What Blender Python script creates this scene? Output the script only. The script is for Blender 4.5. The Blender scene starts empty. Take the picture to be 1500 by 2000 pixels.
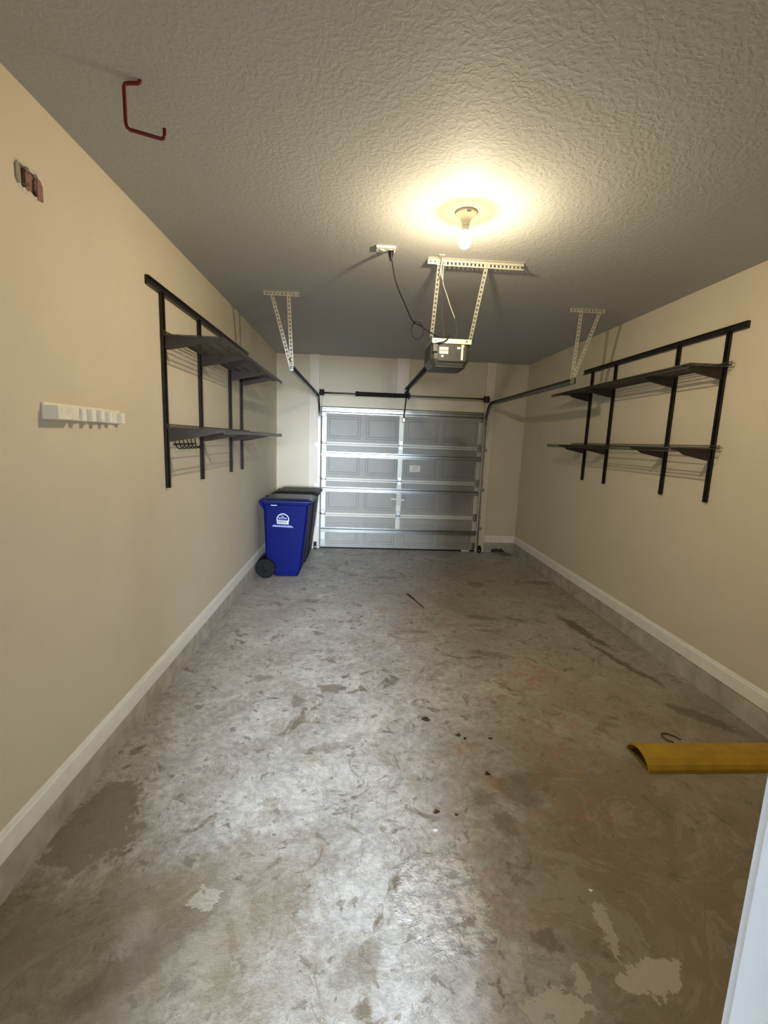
import bpy, bmesh, math, random
from mathutils import Vector, Matrix
random.seed(7)
S = bpy.context.scene
COL = S.collection
PI = math.pi

# ------------------------------------------------------------------ camera
cam_d = bpy.data.cameras.new('camera')
cam = bpy.data.objects.new('camera', cam_d); COL.objects.link(cam)
cam_d.sensor_fit = 'HORIZONTAL'; cam_d.sensor_width = 36.0
cam_d.lens = 887.46 / 1500 * 36.0
cam_d.clip_start = 0.02
_r = Vector((0.99787479, -0.05341255, 0.03732305))
_u = Vector((-0.02851584, 0.15706427, 0.98717661))
_f = Vector((0.05858974, 0.98614295, -0.15520737))
M = Matrix((( _r.x, _u.x, -_f.x, 0), (_r.y, _u.y, -_f.y, 0), (_r.z, _u.z, -_f.z, 1.6658), (0, 0, 0, 1)))
cam.matrix_world = M
S.camera = cam

# ------------------------------------------------------------------ colour management, world, lights
S.view_settings.view_transform = 'Standard'
S.view_settings.look = 'None'
S.view_settings.gamma = 1.0
S.view_settings.use_curve_mapping = False
S.view_settings.exposure = 2.8
w = bpy.data.worlds.new('world'); S.world = w; w.use_nodes = True
w.node_tree.nodes['Background'].inputs[0].default_value = (0.72, 0.82, 1.0, 1)
w.node_tree.nodes['Background'].inputs[1].default_value = 0.3
S.cycles.max_bounces = 7; S.cycles.diffuse_bounces = 5
S.cycles.sample_clamp_indirect = 4.0
S.cycles.use_light_tree = False; w.cycles.sampling_method = 'NONE'

BULB_POWER = 10.2                      # watts of the bare bulb's lamp (built in the ceiling light)
# daylight from the house window behind the doorway
win_d = bpy.data.lights.new('window_daylight', 'AREA'); win_d.shape = 'RECTANGLE'
win_d.size = 1.9; win_d.size_y = 1.3; win_d.energy = 320; win_d.color = (0.74, 0.86, 1.0)
win = bpy.data.objects.new('window_daylight', win_d); COL.objects.link(win)
win.location = (0.27, -5.4, 1.85)
win.rotation_euler = (Vector((-0.20, 3.0, 0.8)) - win.location).to_track_quat('-Z', 'Y').to_euler()

# room numbers (metres)
XL, XR, H, D = -1.217, 2.476, 2.849, 6.856
DL, DR, DH = -0.570, 1.866, 2.13
BB, BT = 0.155, 0.262                   # baseboard bottom and top
YF = 0.30                               # garage face of the wall with the house doorway
JR, JL = 0.331, -0.49                   # doorway jambs

# ------------------------------------------------------------------ materials
def _nt(name):
    m = bpy.data.materials.new(name); m.use_nodes = True
    return m, m.node_tree, m.node_tree.nodes['Principled BSDF']
def mat(name, col, rough=0.5, metal=0.0, var=0.06, scale=20, bump=0.0, bscale=60, spec=0.5, stretch=None):
    m, t, b = _nt(name); n = t.nodes; l = t.links
    b.inputs['Roughness'].default_value = rough; b.inputs['Metallic'].default_value = metal
    b.inputs['Specular IOR Level'].default_value = spec
    tc = n.new('ShaderNodeTexCoord'); src = tc.outputs['Object']
    if stretch:
        mp = n.new('ShaderNodeMapping'); mp.inputs['Scale'].default_value = stretch
        l.new(src, mp.inputs[0]); src = mp.outputs[0]
    no = n.new('ShaderNodeTexNoise'); no.inputs['Scale'].default_value = scale; no.inputs['Detail'].default_value = 4
    l.new(src, no.inputs['Vector'])
    cr = n.new('ShaderNodeValToRGB')
    cr.color_ramp.elements[0].position = 0.3; cr.color_ramp.elements[1].position = 0.7
    cr.color_ramp.elements[0].color = tuple(c * (1 - var) for c in col) + (1,)
    cr.color_ramp.elements[1].color = tuple(min(1, c * (1 + var)) for c in col) + (1,)
    l.new(no.outputs['Fac'], cr.inputs[0]); l.new(cr.outputs[0], b.inputs['Base Color'])
    if bump:
        nb = n.new('ShaderNodeTexNoise'); nb.inputs['Scale'].default_value = bscale; nb.inputs['Detail'].default_value = 3
        l.new(src, nb.inputs['Vector'])
        bp = n.new('ShaderNodeBump'); bp.inputs['Strength'].default_value = 1.0; bp.inputs['Distance'].default_value = bump
        l.new(nb.outputs['Fac'], bp.inputs['Height']); l.new(bp.outputs[0], b.inputs['Normal'])
    return m

WALL = mat('beige_wall_paint', (0.63, 0.57, 0.445), 0.75, var=0.025, scale=3, bump=0.0012, bscale=120)
POST = mat('painted_board', (0.72, 0.65, 0.55), 0.6, var=0.04, scale=6, stretch=(6, 6, 1))
HEAD = mat('painted_header', (0.70, 0.65, 0.50), 0.6, var=0.03, scale=6, stretch=(1, 6, 6))
BASE = mat('white_trim_paint', (0.84, 0.83, 0.79), 0.45, var=0.04, scale=14)
JAMB = mat('white_jamb_paint', (0.74, 0.76, 0.78), 0.4, var=0.02, scale=5)
STEEL = mat('galvanised_steel', (0.34, 0.35, 0.34), 0.33, 1.0, var=0.12, scale=40)
STRUT = mat('galvanised_strut', (0.27, 0.285, 0.285), 0.30, 1.0, var=0.10, scale=30, stretch=(0.3, 3, 3))
ZINC = mat('perforated_zinc', (0.50, 0.49, 0.43), 0.5, 0.35, var=0.08, scale=30)
TRACKM = mat('track_steel', (0.17, 0.17, 0.15), 0.35, 0.9, var=0.15, scale=25)
DOORM = mat('grey_door_steel', (0.31, 0.30, 0.275), 0.5, 0.0, var=0.03, scale=8, bump=0.0004, bscale=150)
DRAIL = mat('pale_door_rail', (0.66, 0.66, 0.58), 0.4, 0.0, var=0.04, scale=12)
DSTILE = mat('pale_door_stile', (0.60, 0.61, 0.55), 0.4, 0.15, var=0.05, scale=12)
BLK = mat('black_plastic', (0.008, 0.008, 0.008), 0.5, var=0.2, spec=0.2)
SPRING = mat('black_spring', (0.012, 0.011, 0.010), 0.45, 0.2, var=0.3)
RUB = mat('black_rubber', (0.007, 0.007, 0.007), 0.7, var=0.2, spec=0.2)
DRUM = mat('dark_drum', (0.06, 0.018, 0.016), 0.5, 0.3, var=0.2)
BRONZE = mat('dark_bronze_metal', (0.022, 0.017, 0.014), 0.32, 0.4, var=0.3, scale=12)
BRACK = mat('bronze_bracket', (0.040, 0.030, 0.022), 0.45, 0.3, var=0.15, scale=12)
WIRE = mat('bronze_wire', (0.050, 0.045, 0.036), 0.45, 0.3, var=0.15, scale=12)
BLUE = mat('blue_cart_plastic', (0.0006, 0.0045, 0.095), 0.55, var=0.08, scale=9, spec=0.12)
BLUEL = mat('blue_lid_plastic', (0.006, 0.011, 0.085), 0.4, var=0.1, scale=9)  # lighter than the body: the lid's reflected light is in the colour
CHAR = mat('charcoal_cart_plastic', (0.006, 0.006, 0.008), 0.55, var=0.2, spec=0.3)
WHITEP = mat('white_print', (0.62, 0.66, 0.78), 0.6, var=0.05)
PALEB = mat('pale_blue_print', (0.22, 0.26, 0.50), 0.6, var=0.05)
WHITE = mat('white_plastic', (0.75, 0.73, 0.66), 0.4, var=0.03)
PORC = mat('white_porcelain', (0.60, 0.56, 0.46), 0.35, var=0.02)
RACK = mat('worn_white_wood', (0.78, 0.76, 0.66), 0.6, var=0.07, scale=35)
REDV = mat('red_vinyl', (0.13, 0.002, 0.006), 0.4, var=0.1)
YEL = mat('yellow_paint', (0.38, 0.235, 0.012), 0.5, var=0.18, scale=9)
YELIN = mat('yellow_inner', (0.16, 0.10, 0.01), 0.7, var=0.2, scale=9)
HOUS = mat('opener_grey_plastic', (0.045, 0.047, 0.036), 0.45, var=0.08)
HDARK = mat('opener_dark_panel', (0.020, 0.018, 0.012), 0.5, var=0.1)
LENS = mat('opener_smoked_lens', (0.03, 0.034, 0.028), 0.3, var=0.05)
PAPER = mat('white_label_paper', (0.80, 0.76, 0.66), 0.6, var=0.03)
ORNG = mat('orange_label_band', (0.60, 0.16, 0.04), 0.6, var=0.03)
PINK = mat('pink_label_print', (0.75, 0.42, 0.34), 0.6, var=0.03)
INK = mat('dark_ink', (0.05, 0.05, 0.05), 0.7)
DEBR = mat('dry_leaf', (0.035, 0.024, 0.014), 0.8, var=0.3)
PEB = mat('white_chip', (0.80, 0.80, 0.78), 0.6)
WOODR = mat('reddish_stud', (0.26, 0.13, 0.09), 0.7, var=0.15, scale=30)
PLAST = mat('torn_gypsum', (0.60, 0.55, 0.45), 0.85, var=0.1, scale=60)
CAVITY = mat('dark_cavity', (0.05, 0.045, 0.04), 0.9)
WIREB = mat('thin_brown_wire', (0.10, 0.08, 0.06), 0.6)
WIREW = mat('thin_white_wire', (0.70, 0.68, 0.55), 0.5)
HALL = mat('hall_grey_paint', (0.24, 0.245, 0.25), 0.7, var=0.02)
DRIVE = mat('driveway_concrete', (0.55, 0.54, 0.50), 0.8, var=0.1)

# bulb glass
def bulb_mat(name, k):
    m, t, b = _nt(name)
    b.inputs['Base Color'].default_value = (1, 0.9, 0.7, 1)
    b.inputs['Emission Color'].default_value = (1.0, 0.81, 0.50, 1)
    b.inputs['Emission Strength'].default_value = 12.0 * k
    m.cycles.emission_sampling = 'NONE'
    return m
BULB = bulb_mat('glowing_bulb_glass', 1.0)
# clear glass: lets the filament lamp's light through and glows itself
_t = BULB.node_tree; _e = _t.nodes.new('ShaderNodeEmission'); _e.inputs[0].default_value = (1.0, 0.81, 0.50, 1); _e.inputs[1].default_value = 9.0
_tr = _t.nodes.new('ShaderNodeBsdfTransparent'); _ad = _t.nodes.new('ShaderNodeAddShader')
_t.links.new(_tr.outputs[0], _ad.inputs[0]); _t.links.new(_e.outputs[0], _ad.inputs[1])
_t.links.new(_ad.outputs[0], [q for q in _t.nodes if q.type == 'OUTPUT_MATERIAL'][0].inputs[0])
BULB_DIM = BULB.copy(); BULB_DIM.name = 'dimmed_bulb_top'      # dark tint added to the upper bulb to cut its light on the ceiling
for q in BULB_DIM.node_tree.nodes:
    if q.type == 'BSDF_TRANSPARENT': q.inputs[0].default_value = (0.055, 0.05, 0.04, 1)
    if q.type == 'EMISSION': q.inputs[1].default_value = 2.0

# ceiling: knock-down texture
def ceil_mat():
    m, t, b = _nt('textured_ceiling'); n = t.nodes; l = t.links
    b.inputs['Base Color'].default_value = (0.45, 0.45, 0.435, 1); b.inputs['Roughness'].default_value = 0.7; b.inputs['Specular IOR Level'].default_value = 0.15
    tc = n.new('ShaderNodeTexCoord')
    d = n.new('ShaderNodeTexNoise'); d.inputs['Scale'].default_value = 9; l.new(tc.outputs['Object'], d.inputs['Vector'])
    mx = n.new('ShaderNodeMixRGB'); mx.blend_type = 'ADD'; mx.inputs[0].default_value = 0.06
    l.new(tc.outputs['Object'], mx.inputs[1]); l.new(d.outputs['Color'], mx.inputs[2])
    a = n.new('ShaderNodeTexNoise'); a.inputs['Scale'].default_value = 52; a.inputs['Detail'].default_value = 2.0
    l.new(mx.outputs[0], a.inputs['Vector'])
    r = n.new('ShaderNodeMapRange'); r.inputs['From Min'].default_value = 0.44; r.inputs['From Max'].default_value = 0.60
    r.interpolation_type = 'SMOOTHSTEP'
    l.new(a.outputs['Fac'], r.inputs['Value'])
    f = n.new('ShaderNodeTexNoise'); f.inputs['Scale'].default_value = 140; l.new(tc.outputs['Object'], f.inputs['Vector'])
    ad = n.new('ShaderNodeMath'); ad.operation = 'MULTIPLY_ADD'; ad.inputs[1].default_value = 0.25
    l.new(f.outputs['Fac'], ad.inputs[0]); l.new(r.outputs[0], ad.inputs[2])
    bp = n.new('ShaderNodeBump'); bp.inputs['Strength'].default_value = 1.0; bp.inputs['Distance'].default_value = 0.00055
    l.new(ad.outputs[0], bp.inputs['Height']); l.new(bp.outputs[0], b.inputs['Normal'])
    return m
CEIL = ceil_mat()

# concrete with shaped stains and painted doorway shade
def concrete(name, spots=True, base=(0.48, 0.475, 0.46)):
    m, t, b = _nt(name); n = t.nodes; l = t.links
    tc = n.new('ShaderNodeTexCoord'); P = tc.outputs['Object']
    def noise(scale, detail=5, rough=0.6, vec=None, dist=0.0):
        x = n.new('ShaderNodeTexNoise'); x.inputs['Scale'].default_value = scale; x.inputs['Detail'].default_value = detail
        x.inputs['Roughness'].default_value = rough; x.inputs['Distortion'].default_value = dist
        l.new(vec or P, x.inputs['Vector']); return x
    def rng(src, a, c, lo=0.0, hi=1.0):
        x = n.new('ShaderNodeMapRange'); x.interpolation_type = 'SMOOTHSTEP'
        for k, v in (('From Min', a), ('From Max', c), ('To Min', lo), ('To Max', hi)): x.inputs[k].default_value = v
        l.new(src, x.inputs['Value']); return x.outputs[0]
    def math_(op, a, c):
        x = n.new('ShaderNodeMath'); x.operation = op
        for i, v in enumerate((a, c)):
            if isinstance(v, (int, float)): x.inputs[i].default_value = v
            else: l.new(v, x.inputs[i])
        return x.outputs[0]
    def mix(fac, a, c, mode='MIX'):
        x = n.new('ShaderNodeMixRGB'); x.blend_type = mode
        if isinstance(fac, (int, float)): x.inputs[0].default_value = fac
        else: l.new(fac, x.inputs[0])
        for i, v in ((1, a), (2, c)):
            if isinstance(v, tuple): x.inputs[i].default_value = v + (1,)
            else: l.new(v, x.inputs[i])
        return x.outputs[0]
    mottled = noise(3.2, 8, 0.65, dist=0.4).outputs['Fac']
    fine = noise(26, 6, 0.7).outputs['Fac']
    speck = noise(90, 3, 0.6).outputs['Fac']
    c = mix(rng(mottled, 0.35, 0.68), tuple(v * 0.72 for v in base), tuple(min(1, v * 1.22) for v in base))
    cloud = noise(1.1, 9, 0.68, dist=0.9).outputs['Fac']
    c = mix(rng(cloud, 0.56, 0.40, 0, 0.5), c, (0.25, 0.225, 0.18))
    scum = noise(7.5, 10, 0.78, dist=1.2).outputs['Fac']
    c = mix(rng(scum, 0.52, 0.62, 0, 0.55), c, (0.56, 0.55, 0.53))
    c = mix(rng(scum, 0.46, 0.36, 0, 0.5), c, (0.22, 0.20, 0.165))
    c = mix(rng(fine, 0.30, 0.72, 0, 0.8), c, mix(0.5, c, (0.62, 0.61, 0.58), 'MIX'))
    c = mix(rng(fine, 0.60, 0.36, 0, 0.45), c, tuple(v * 0.55 for v in base))
    c = mix(rng(speck, 0.64, 0.75, 0, 0.5), c, (0.72, 0.72, 0.70))
    c = mix(rng(speck, 0.34, 0.24, 0, 0.6), c, (0.14, 0.12, 0.10))
    grit = noise(15, 10, 0.82, dist=0.5).outputs['Fac']
    c = mix(rng(grit, 0.46, 0.34, 0, 0.55), c, (0.17, 0.155, 0.13))
    c = mix(rng(grit, 0.56, 0.68, 0, 0.55), c, (0.70, 0.70, 0.69))
    height = math_('MULTIPLY', fine, 0.6)
    if spots:
        warp = noise(4.5, 6, 0.65)
        wv = n.new('ShaderNodeVectorMath'); wv.operation = 'SUBTRACT'; wv.inputs[1].default_value = (0.5, 0.5, 0.5)
        warp2 = noise(19, 5, 0.7); wf = n.new('ShaderNodeVectorMath'); wf.operation = 'SUBTRACT'; wf.inputs[1].default_value = (0.5, 0.5, 0.5)
        l.new(warp2.outputs['Color'], wf.inputs[0])
        wsc = n.new('ShaderNodeVectorMath'); wsc.operation = 'SCALE'; wsc.inputs['Scale'].default_value = 0.45; l.new(wf.outputs[0], wsc.inputs[0])
        wa = n.new('ShaderNodeVectorMath'); wa.operation = 'SUBTRACT'; wa.inputs[1].default_value = (0.5, 0.5, 0.5); l.new(warp.outputs['Color'], wa.inputs[0])
        l.new(wa.outputs[0], wv.inputs[0]); l.new(wsc.outputs[0], wv.inputs[1]); wv.operation = 'ADD'
        def blob(cx, cy, rx, ry, rot=0, amp=0.25, soft=0.15):
            s = n.new('ShaderNodeVectorMath'); s.operation = 'SCALE'; s.inputs['Scale'].default_value = amp
            l.new(wv.outputs[0], s.inputs[0])
            a = n.new('ShaderNodeVectorMath'); a.operation = 'ADD'; l.new(P, a.inputs[0]); l.new(s.outputs[0], a.inputs[1])
            mp = n.new('ShaderNodeMapping'); mp.vector_type = 'TEXTURE'
            mp.inputs['Location'].default_value = (cx, cy, 0); mp.inputs['Rotation'].default_value = (0, 0, math.radians(rot))
            mp.inputs['Scale'].default_value = (rx, ry, 1000)
            l.new(a.outputs[0], mp.inputs[0])
            ln = n.new('ShaderNodeVectorMath'); ln.operation = 'LENGTH'; l.new(mp.outputs[0], ln.inputs[0])
            return rng(ln.outputs['Value'], 1 + soft, 1 - soft)
        # brown staining with painted doorway shade on the right half and lower left
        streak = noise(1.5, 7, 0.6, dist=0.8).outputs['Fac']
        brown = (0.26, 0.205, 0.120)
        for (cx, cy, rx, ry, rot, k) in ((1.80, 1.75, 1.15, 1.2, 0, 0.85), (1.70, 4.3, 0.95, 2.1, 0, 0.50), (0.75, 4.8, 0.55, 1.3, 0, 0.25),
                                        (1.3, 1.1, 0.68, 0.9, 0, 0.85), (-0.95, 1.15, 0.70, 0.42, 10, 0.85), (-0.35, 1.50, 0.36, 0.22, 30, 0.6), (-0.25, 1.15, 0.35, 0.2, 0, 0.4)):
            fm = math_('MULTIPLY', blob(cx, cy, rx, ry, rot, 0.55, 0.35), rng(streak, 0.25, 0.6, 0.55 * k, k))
            c = mix(fm, c, brown if cy > 2 else (0.185, 0.145, 0.088))  # deeper brown on the near blobs paints in the jambs' shadow
        # rust tints
        rustn = noise(5.5, 8, 0.7, dist=1.0).outputs['Fac']
        for (cx, cy, rx, ry, k) in ((0.75, 4.3, 0.6, 0.7, 0.5), (1.25, 2.9, 0.35, 0.5, 0.6), (0.6, 1.75, 0.35, 0.5, 0.35), (1.0, 2.0, 0.4, 0.3, 0.4)):
            fm = math_('MULTIPLY', blob(cx, cy, rx, ry, 0, 0.5, 0.5), rng(rustn, 0.5, 0.62, 0, k))
            c = mix(fm, c, (0.34, 0.16, 0.08))
        # dark scraped bands
        darkn = noise(3.8, 9, 0.72, dist=1.6).outputs['Fac']
        c = mix(rng(darkn, 0.56, 0.60, 0, 0.65), c, (0.20, 0.17, 0.125))
        c = mix(rng(darkn, 0.605, 0.635, 0, 0.65), c, (0.11, 0.09, 0.06))
        # flat trowelled film with crisp torn borders
        film = noise(2.1, 12, 0.62, dist=2.2).outputs['Fac']
        c = mix(rng(film, 0.555, 0.572, 0, 0.42), c, (0.30, 0.275, 0.22))
        c = mix(math_('MULTIPLY', rng(film, 0.40, 0.415), rng(film, 0.44, 0.418)), c, mix(0.08, c, (0.66, 0.64, 0.60)))
        vein = noise(3.0, 10, 0.66, dist=1.8).outputs['Fac']
        c = mix(math_('MULTIPLY', math_('MULTIPLY', rng(vein, 0.495, 0.502), rng(vein, 0.512, 0.504)), 0.6), c, (0.16, 0.13, 0.09))
        c = mix(math_('MULTIPLY', math_('MULTIPLY', rng(vein, 0.56, 0.566), rng(vein, 0.578, 0.570)), 0.12), c, (0.62, 0.60, 0.55))
        spn = noise(11, 4, 0.6, dist=0.4).outputs['Fac']
        c = mix(rng(spn, 0.62, 0.655, 0, 0.7), c, (0.16, 0.14, 0.11))
        # peeled sealer by the left wall
        pe = math_('MULTIPLY', blob(-1.07, 1.80, 0.17, 0.24, -15, 0.42, 0.04), rng(darkn, 0.66, 0.60, 0.2, 1.0))
        c = mix(math_('MULTIPLY', pe, 0.8), c, (0.20, 0.18, 0.145))
        # flaked scrape marks by the right wall and smaller ones
        for (cx, cy, rx, ry, rot, k) in ((2.10, 3.85, 0.05, 0.36, 12, 0.9), (2.13, 3.25, 0.035, 0.35, 14, 0.85), (2.22, 2.55, 0.05, 0.22, 40, 0.8), (0.80, 1.95, 0.09, 0.09, 0, 0.6), (0.95, 2.02, 0.12, 0.05, 20, 0.5), (-0.62, 2.98, 0.06, 0.04, 0, 0.6), (-0.33, 2.72, 0.05, 0.05, 0, 0.6), (0.35, 5.4, 0.18, 0.06, 0, 0.4), (1.45, 5.2, 0.10, 0.12, 0, 0.5), (1.10, 3.4, 0.16, 0.05, -20, 0.5),
                                        (1.25, 4.15, 0.18, 0.05, -12, 0.6), (1.55, 4.1, 0.10, 0.035, -20, 0.7), (-0.15, 2.86, 0.09, 0.05, 0, 0.7), (0.03, 2.82, 0.08, 0.02, 10, 0.7),
                                        (2.25, 5.3, 0.14, 0.07, 0, 0.6), (2.30, 6.7, 0.12, 0.10, 0, 0.8), (-0.45, 4.55, 0.08, 0.06, 0, 0.5),
                                        (0.63, 1.90, 0.05, 0.06, 0, 0.5), (0.68, 1.28, 0.04, 0.04, 0, 0.8), (-0.06, 2.3, 0.18, 0.05, 20, 0.4), (0.70, 1.75, 0.06, 0.05, 0, 0.6),
                                        (0.05, 1.22, 0.10, 0.05, 20, 0.5), (-0.62, 1.27, 0.28, 0.07, 45, 0.55), (1.55, 2.45, 0.10, 0.03, 15, 0.5)):
            c = mix(math_('MULTIPLY', blob(cx, cy, rx, ry, rot, 0.22, 0.30), k), c, (0.13, 0.105, 0.07))
        # spalled pale patch and peeled flakes near the doorway
        sp = blob(0.36, 1.42, 0.17, 0.19, 20, 0.22, 0.12)
        c = mix(math_('MULTIPLY', sp, rng(fine, 0.42, 0.60, 0.1, 0.85)), c, (0.66, 0.63, 0.58))
        height = math_('ADD', height, math_('MULTIPLY', sp, math_('MULTIPLY', fine, 2.0)))
        for (cx, cy, rx, ry, rot, k) in ((1.00, 1.155, 0.12, 0.055, 15, 0.75), (0.92, 1.30, 0.022, 0.10, 12, 0.6), (0.66, 1.08, 0.12, 0.03, -5, 0.7), (0.735, 1.16, 0.018, 0.06, 0, 0.6),
                                        (-0.50, 1.43, 0.045, 0.035, 0, 0.5), (1.02, 2.85, 0.16, 0.03, -35, 0.5), (-0.9, 4.6, 0.35, 0.9, 0, 0.22), (-0.72, 3.2, 0.25, 0.4, 0, 0.16)):
            f = blob(cx, cy, rx, ry, rot, 0.24, 0.06)
            c = mix(math_('MULTIPLY', f, k), c, (0.47, 0.43, 0.36))
            height = math_('SUBTRACT', height, math_('MULTIPLY', f, 0.25))
    l.new(c, b.inputs['Base Color'])
    l.new(rng(mottled, 0.3, 0.7, 0.40, 0.62), b.inputs['Roughness'])
    b.inputs['Specular IOR Level'].default_value = 0.5
    bp = n.new('ShaderNodeBump'); bp.inputs['Strength'].default_value = 0.8; bp.inputs['Distance'].default_value = 0.006
    l.new(height, bp.inputs['Height']); l.new(bp.outputs[0], b.inputs['Normal'])
    return m
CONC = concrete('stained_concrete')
CURB = mat('curb_concrete', (0.44, 0.41, 0.35), 0.8, var=0.22, scale=9, bump=0.004, bscale=30)

# ------------------------------------------------------------------ mesh helpers
class MB:
    """collects shapes in world metres; build() links them as ONE mesh object"""
    def __init__(s): s.v = []; s.f = []; s.sm = []
    def add(s, vs, fs, smooth=False):
        o = len(s.v); s.v += [tuple(v) for v in vs]
        s.f += [tuple(i + o for i in f) for f in fs]; s.sm += [smooth] * len(fs); return s
    def box(s, a, b, ch=0.0):
        (x0, y0, z0), (x1, y1, z1) = [min(p, q) for p, q in zip(a, b)], [max(p, q) for p, q in zip(a, b)]
        if ch <= 0:
            vs = [(x, y, z) for z in (z0, z1) for y in (y0, y1) for x in (x0, x1)]
            return s.add(vs, [(0, 2, 3, 1), (4, 5, 7, 6), (0, 1, 5, 4), (2, 6, 7, 3), (0, 4, 6, 2), (1, 3, 7, 5)])
        bm = bmesh.new(); bmesh.ops.create_cube(bm, size=1)
        for v in bm.verts:
            v.co = Vector(((x0 + x1) / 2 + v.co.x * (x1 - x0), (y0 + y1) / 2 + v.co.y * (y1 - y0), (z0 + z1) / 2 + v.co.z * (z1 - z0)))
        bmesh.ops.bevel(bm, geom=bm.edges[:], offset=ch, segments=2, affect='EDGES', profile=0.5)
        bm.verts.ensure_lookup_table()
        s.add([v.co for v in bm.verts], [[v.index for v in f.verts] for f in bm.faces]); bm.free(); return s
    def prism(s, poly, axis, a, b):
        """poly: list of 2-D points in the plane of the two other axes (order x,y,z without axis)"""
        def P(p, t):
            q = list(p); q.insert(axis, t); return tuple(q)
        n = len(poly)
        vs = [P(p, a) for p in poly] + [P(p, b) for p in poly]
        fs = [tuple(range(n))[::-1], tuple(range(n, 2 * n))] + [(i, (i + 1) % n, n + (i + 1) % n, n + i) for i in range(n)]
        return s.add(vs, fs)
    def bar(s, A, B, w, t, up=(0, 0, 1)):
        """rectangular bar from A to B, w wide across 'up x dir', t thick along up"""
        A, B = Vector(A), Vector(B); d = (B - A).normalized(); u = Vector(up)
        side = d.cross(u)
        if side.length < 1e-4: side = d.cross(Vector((1, 0, 0)))
        side.normalize(); u = side.cross(d).normalized()
        vs = []
        for P in (A, B):
            for (i, j) in ((-1, -1), (1, -1), (1, 1), (-1, 1)): vs.append(P + side * (i * w / 2) + u * (j * t / 2))
        return s.add(vs, [(0, 1, 2, 3), (7, 6, 5, 4), (0, 4, 5, 1), (1, 5, 6, 2), (2, 6, 7, 3), (3, 7, 4, 0)])
    def tube(s, pts, r, n=10, cap=True):
        pts = [Vector(p) for p in pts]; rs = r if isinstance(r, (list, tuple)) else [r] * len(pts)
        prev = None; vs = []; fs = []
        for i, p in enumerate(pts):
            d = (pts[min(i + 1, len(pts) - 1)] - pts[max(i - 1, 0)]).normalized()
            if prev is None:
                a = Vector((0, 0, 1)) if abs(d.z) < 0.9 else Vector((1, 0, 0)); u = d.cross(a).normalized()
            else:
                u = (prev - d * prev.dot(d)).normalized()
            prev = u; v = d.cross(u)
            for k in range(n):
                a = 2 * PI * k / n; vs.append(p + (u * math.cos(a) + v * math.sin(a)) * rs[i])
        for i in range(len(pts) - 1):
            for k in range(n):
                a, b = i * n + k, i * n + (k + 1) % n; fs.append((a, b, b + n, a + n))
        s.add(vs, fs, True)
        if cap:
            o = len(s.v) - len(vs)
            s.f.append(tuple(o + k for k in range(n))[::-1]); s.f.append(tuple(o + (len(pts) - 1) * n + k for k in range(n))); s.sm += [False, False]
        return s
    def lathe(s, prof, c, axis=2, n=32):
        """prof: (radius, height) pairs around the axis through c"""
        vs = []; fs = []
        for (r, h) in prof:
            for k in range(n):
                a = 2 * PI * k / n; q = [r * math.cos(a), r * math.sin(a)]; q.insert(axis, h)
                vs.append((c[0] + q[0], c[1] + q[1], c[2] + q[2]))
        for i in range(len(prof) - 1):
            for k in range(n):
                a, b = i * n + k, i * n + (k + 1) % n; fs.append((a, b, b + n, a + n))
        s.add(vs, fs, True)
        return s
    def sweep(s, prof, path):
        """prof: closed (x, normal) section swept along a (y, z) path"""
        n = len(prof); vs = []; fs = []
        for i, (y, z) in enumerate(path):
            a = path[max(i - 1, 0)]; b = path[min(i + 1, len(path) - 1)]
            dy, dz = b[0] - a[0], b[1] - a[1]; L = math.hypot(dy, dz); ny, nz = -dz / L, dy / L
            for (px, pn) in prof: vs.append((px, y + ny * pn, z + nz * pn))
        for i in range(len(path) - 1):
            for k in range(n):
                a, b = i * n + k, i * n + (k + 1) % n; fs.append((a, b, b + n, a + n))
        m = (len(path) - 1) * n
        fs += [tuple(range(n))[::-1], tuple(m + k for k in range(n))]
        return s.add(vs, fs)
    def perf(s, A, B, w, t=0.003, up=(0, 1, 0), pitch=0.032, hole=0.016, edge=0.3):
        """perforated strap: two rails with rungs between, leaving real holes"""
        A, B = Vector(A), Vector(B); d = (B - A); L = d.length; d.normalize(); u = Vector(up)
        side = d.cross(u).normalized(); e = w * edge
        for k in (-1, 1):
            o = side * (k * (w - e) / 2); s.bar(A + o, B + o, e, t, up)
        q = 0.0; m = w * (1 - 2 * edge)
        while q < L - 0.001:
            q1 = min(q + pitch - hole, L); s.bar(A + d * q, A + d * q1, m + 0.0005, t, up); q += pitch
        return s
    def build(s, name, material, parent=None, bevel=0.0):
        me = bpy.data.meshes.new(name)
        off = Vector((0, 0, 0)); p = parent
        while p is not None: off += p.location; p = p.parent
        me.from_pydata([tuple(Vector(v) - off) for v in s.v], [], s.f); me.update()
        me.polygons.foreach_set('use_smooth', s.sm)
        bm = bmesh.new(); bm.from_mesh(me); bmesh.ops.recalc_face_normals(bm, faces=bm.faces[:]); bm.to_mesh(me); bm.free()
        me.materials.append(material)
        o = bpy.data.objects.new(name, me); COL.objects.link(o); o.parent = parent
        if bevel:
            md = o.modifiers.new('bevel', 'BEVEL'); md.width = bevel; md.segments = 2; md.limit_method = 'ANGLE'; md.angle_limit = 0.6
        return o

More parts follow.
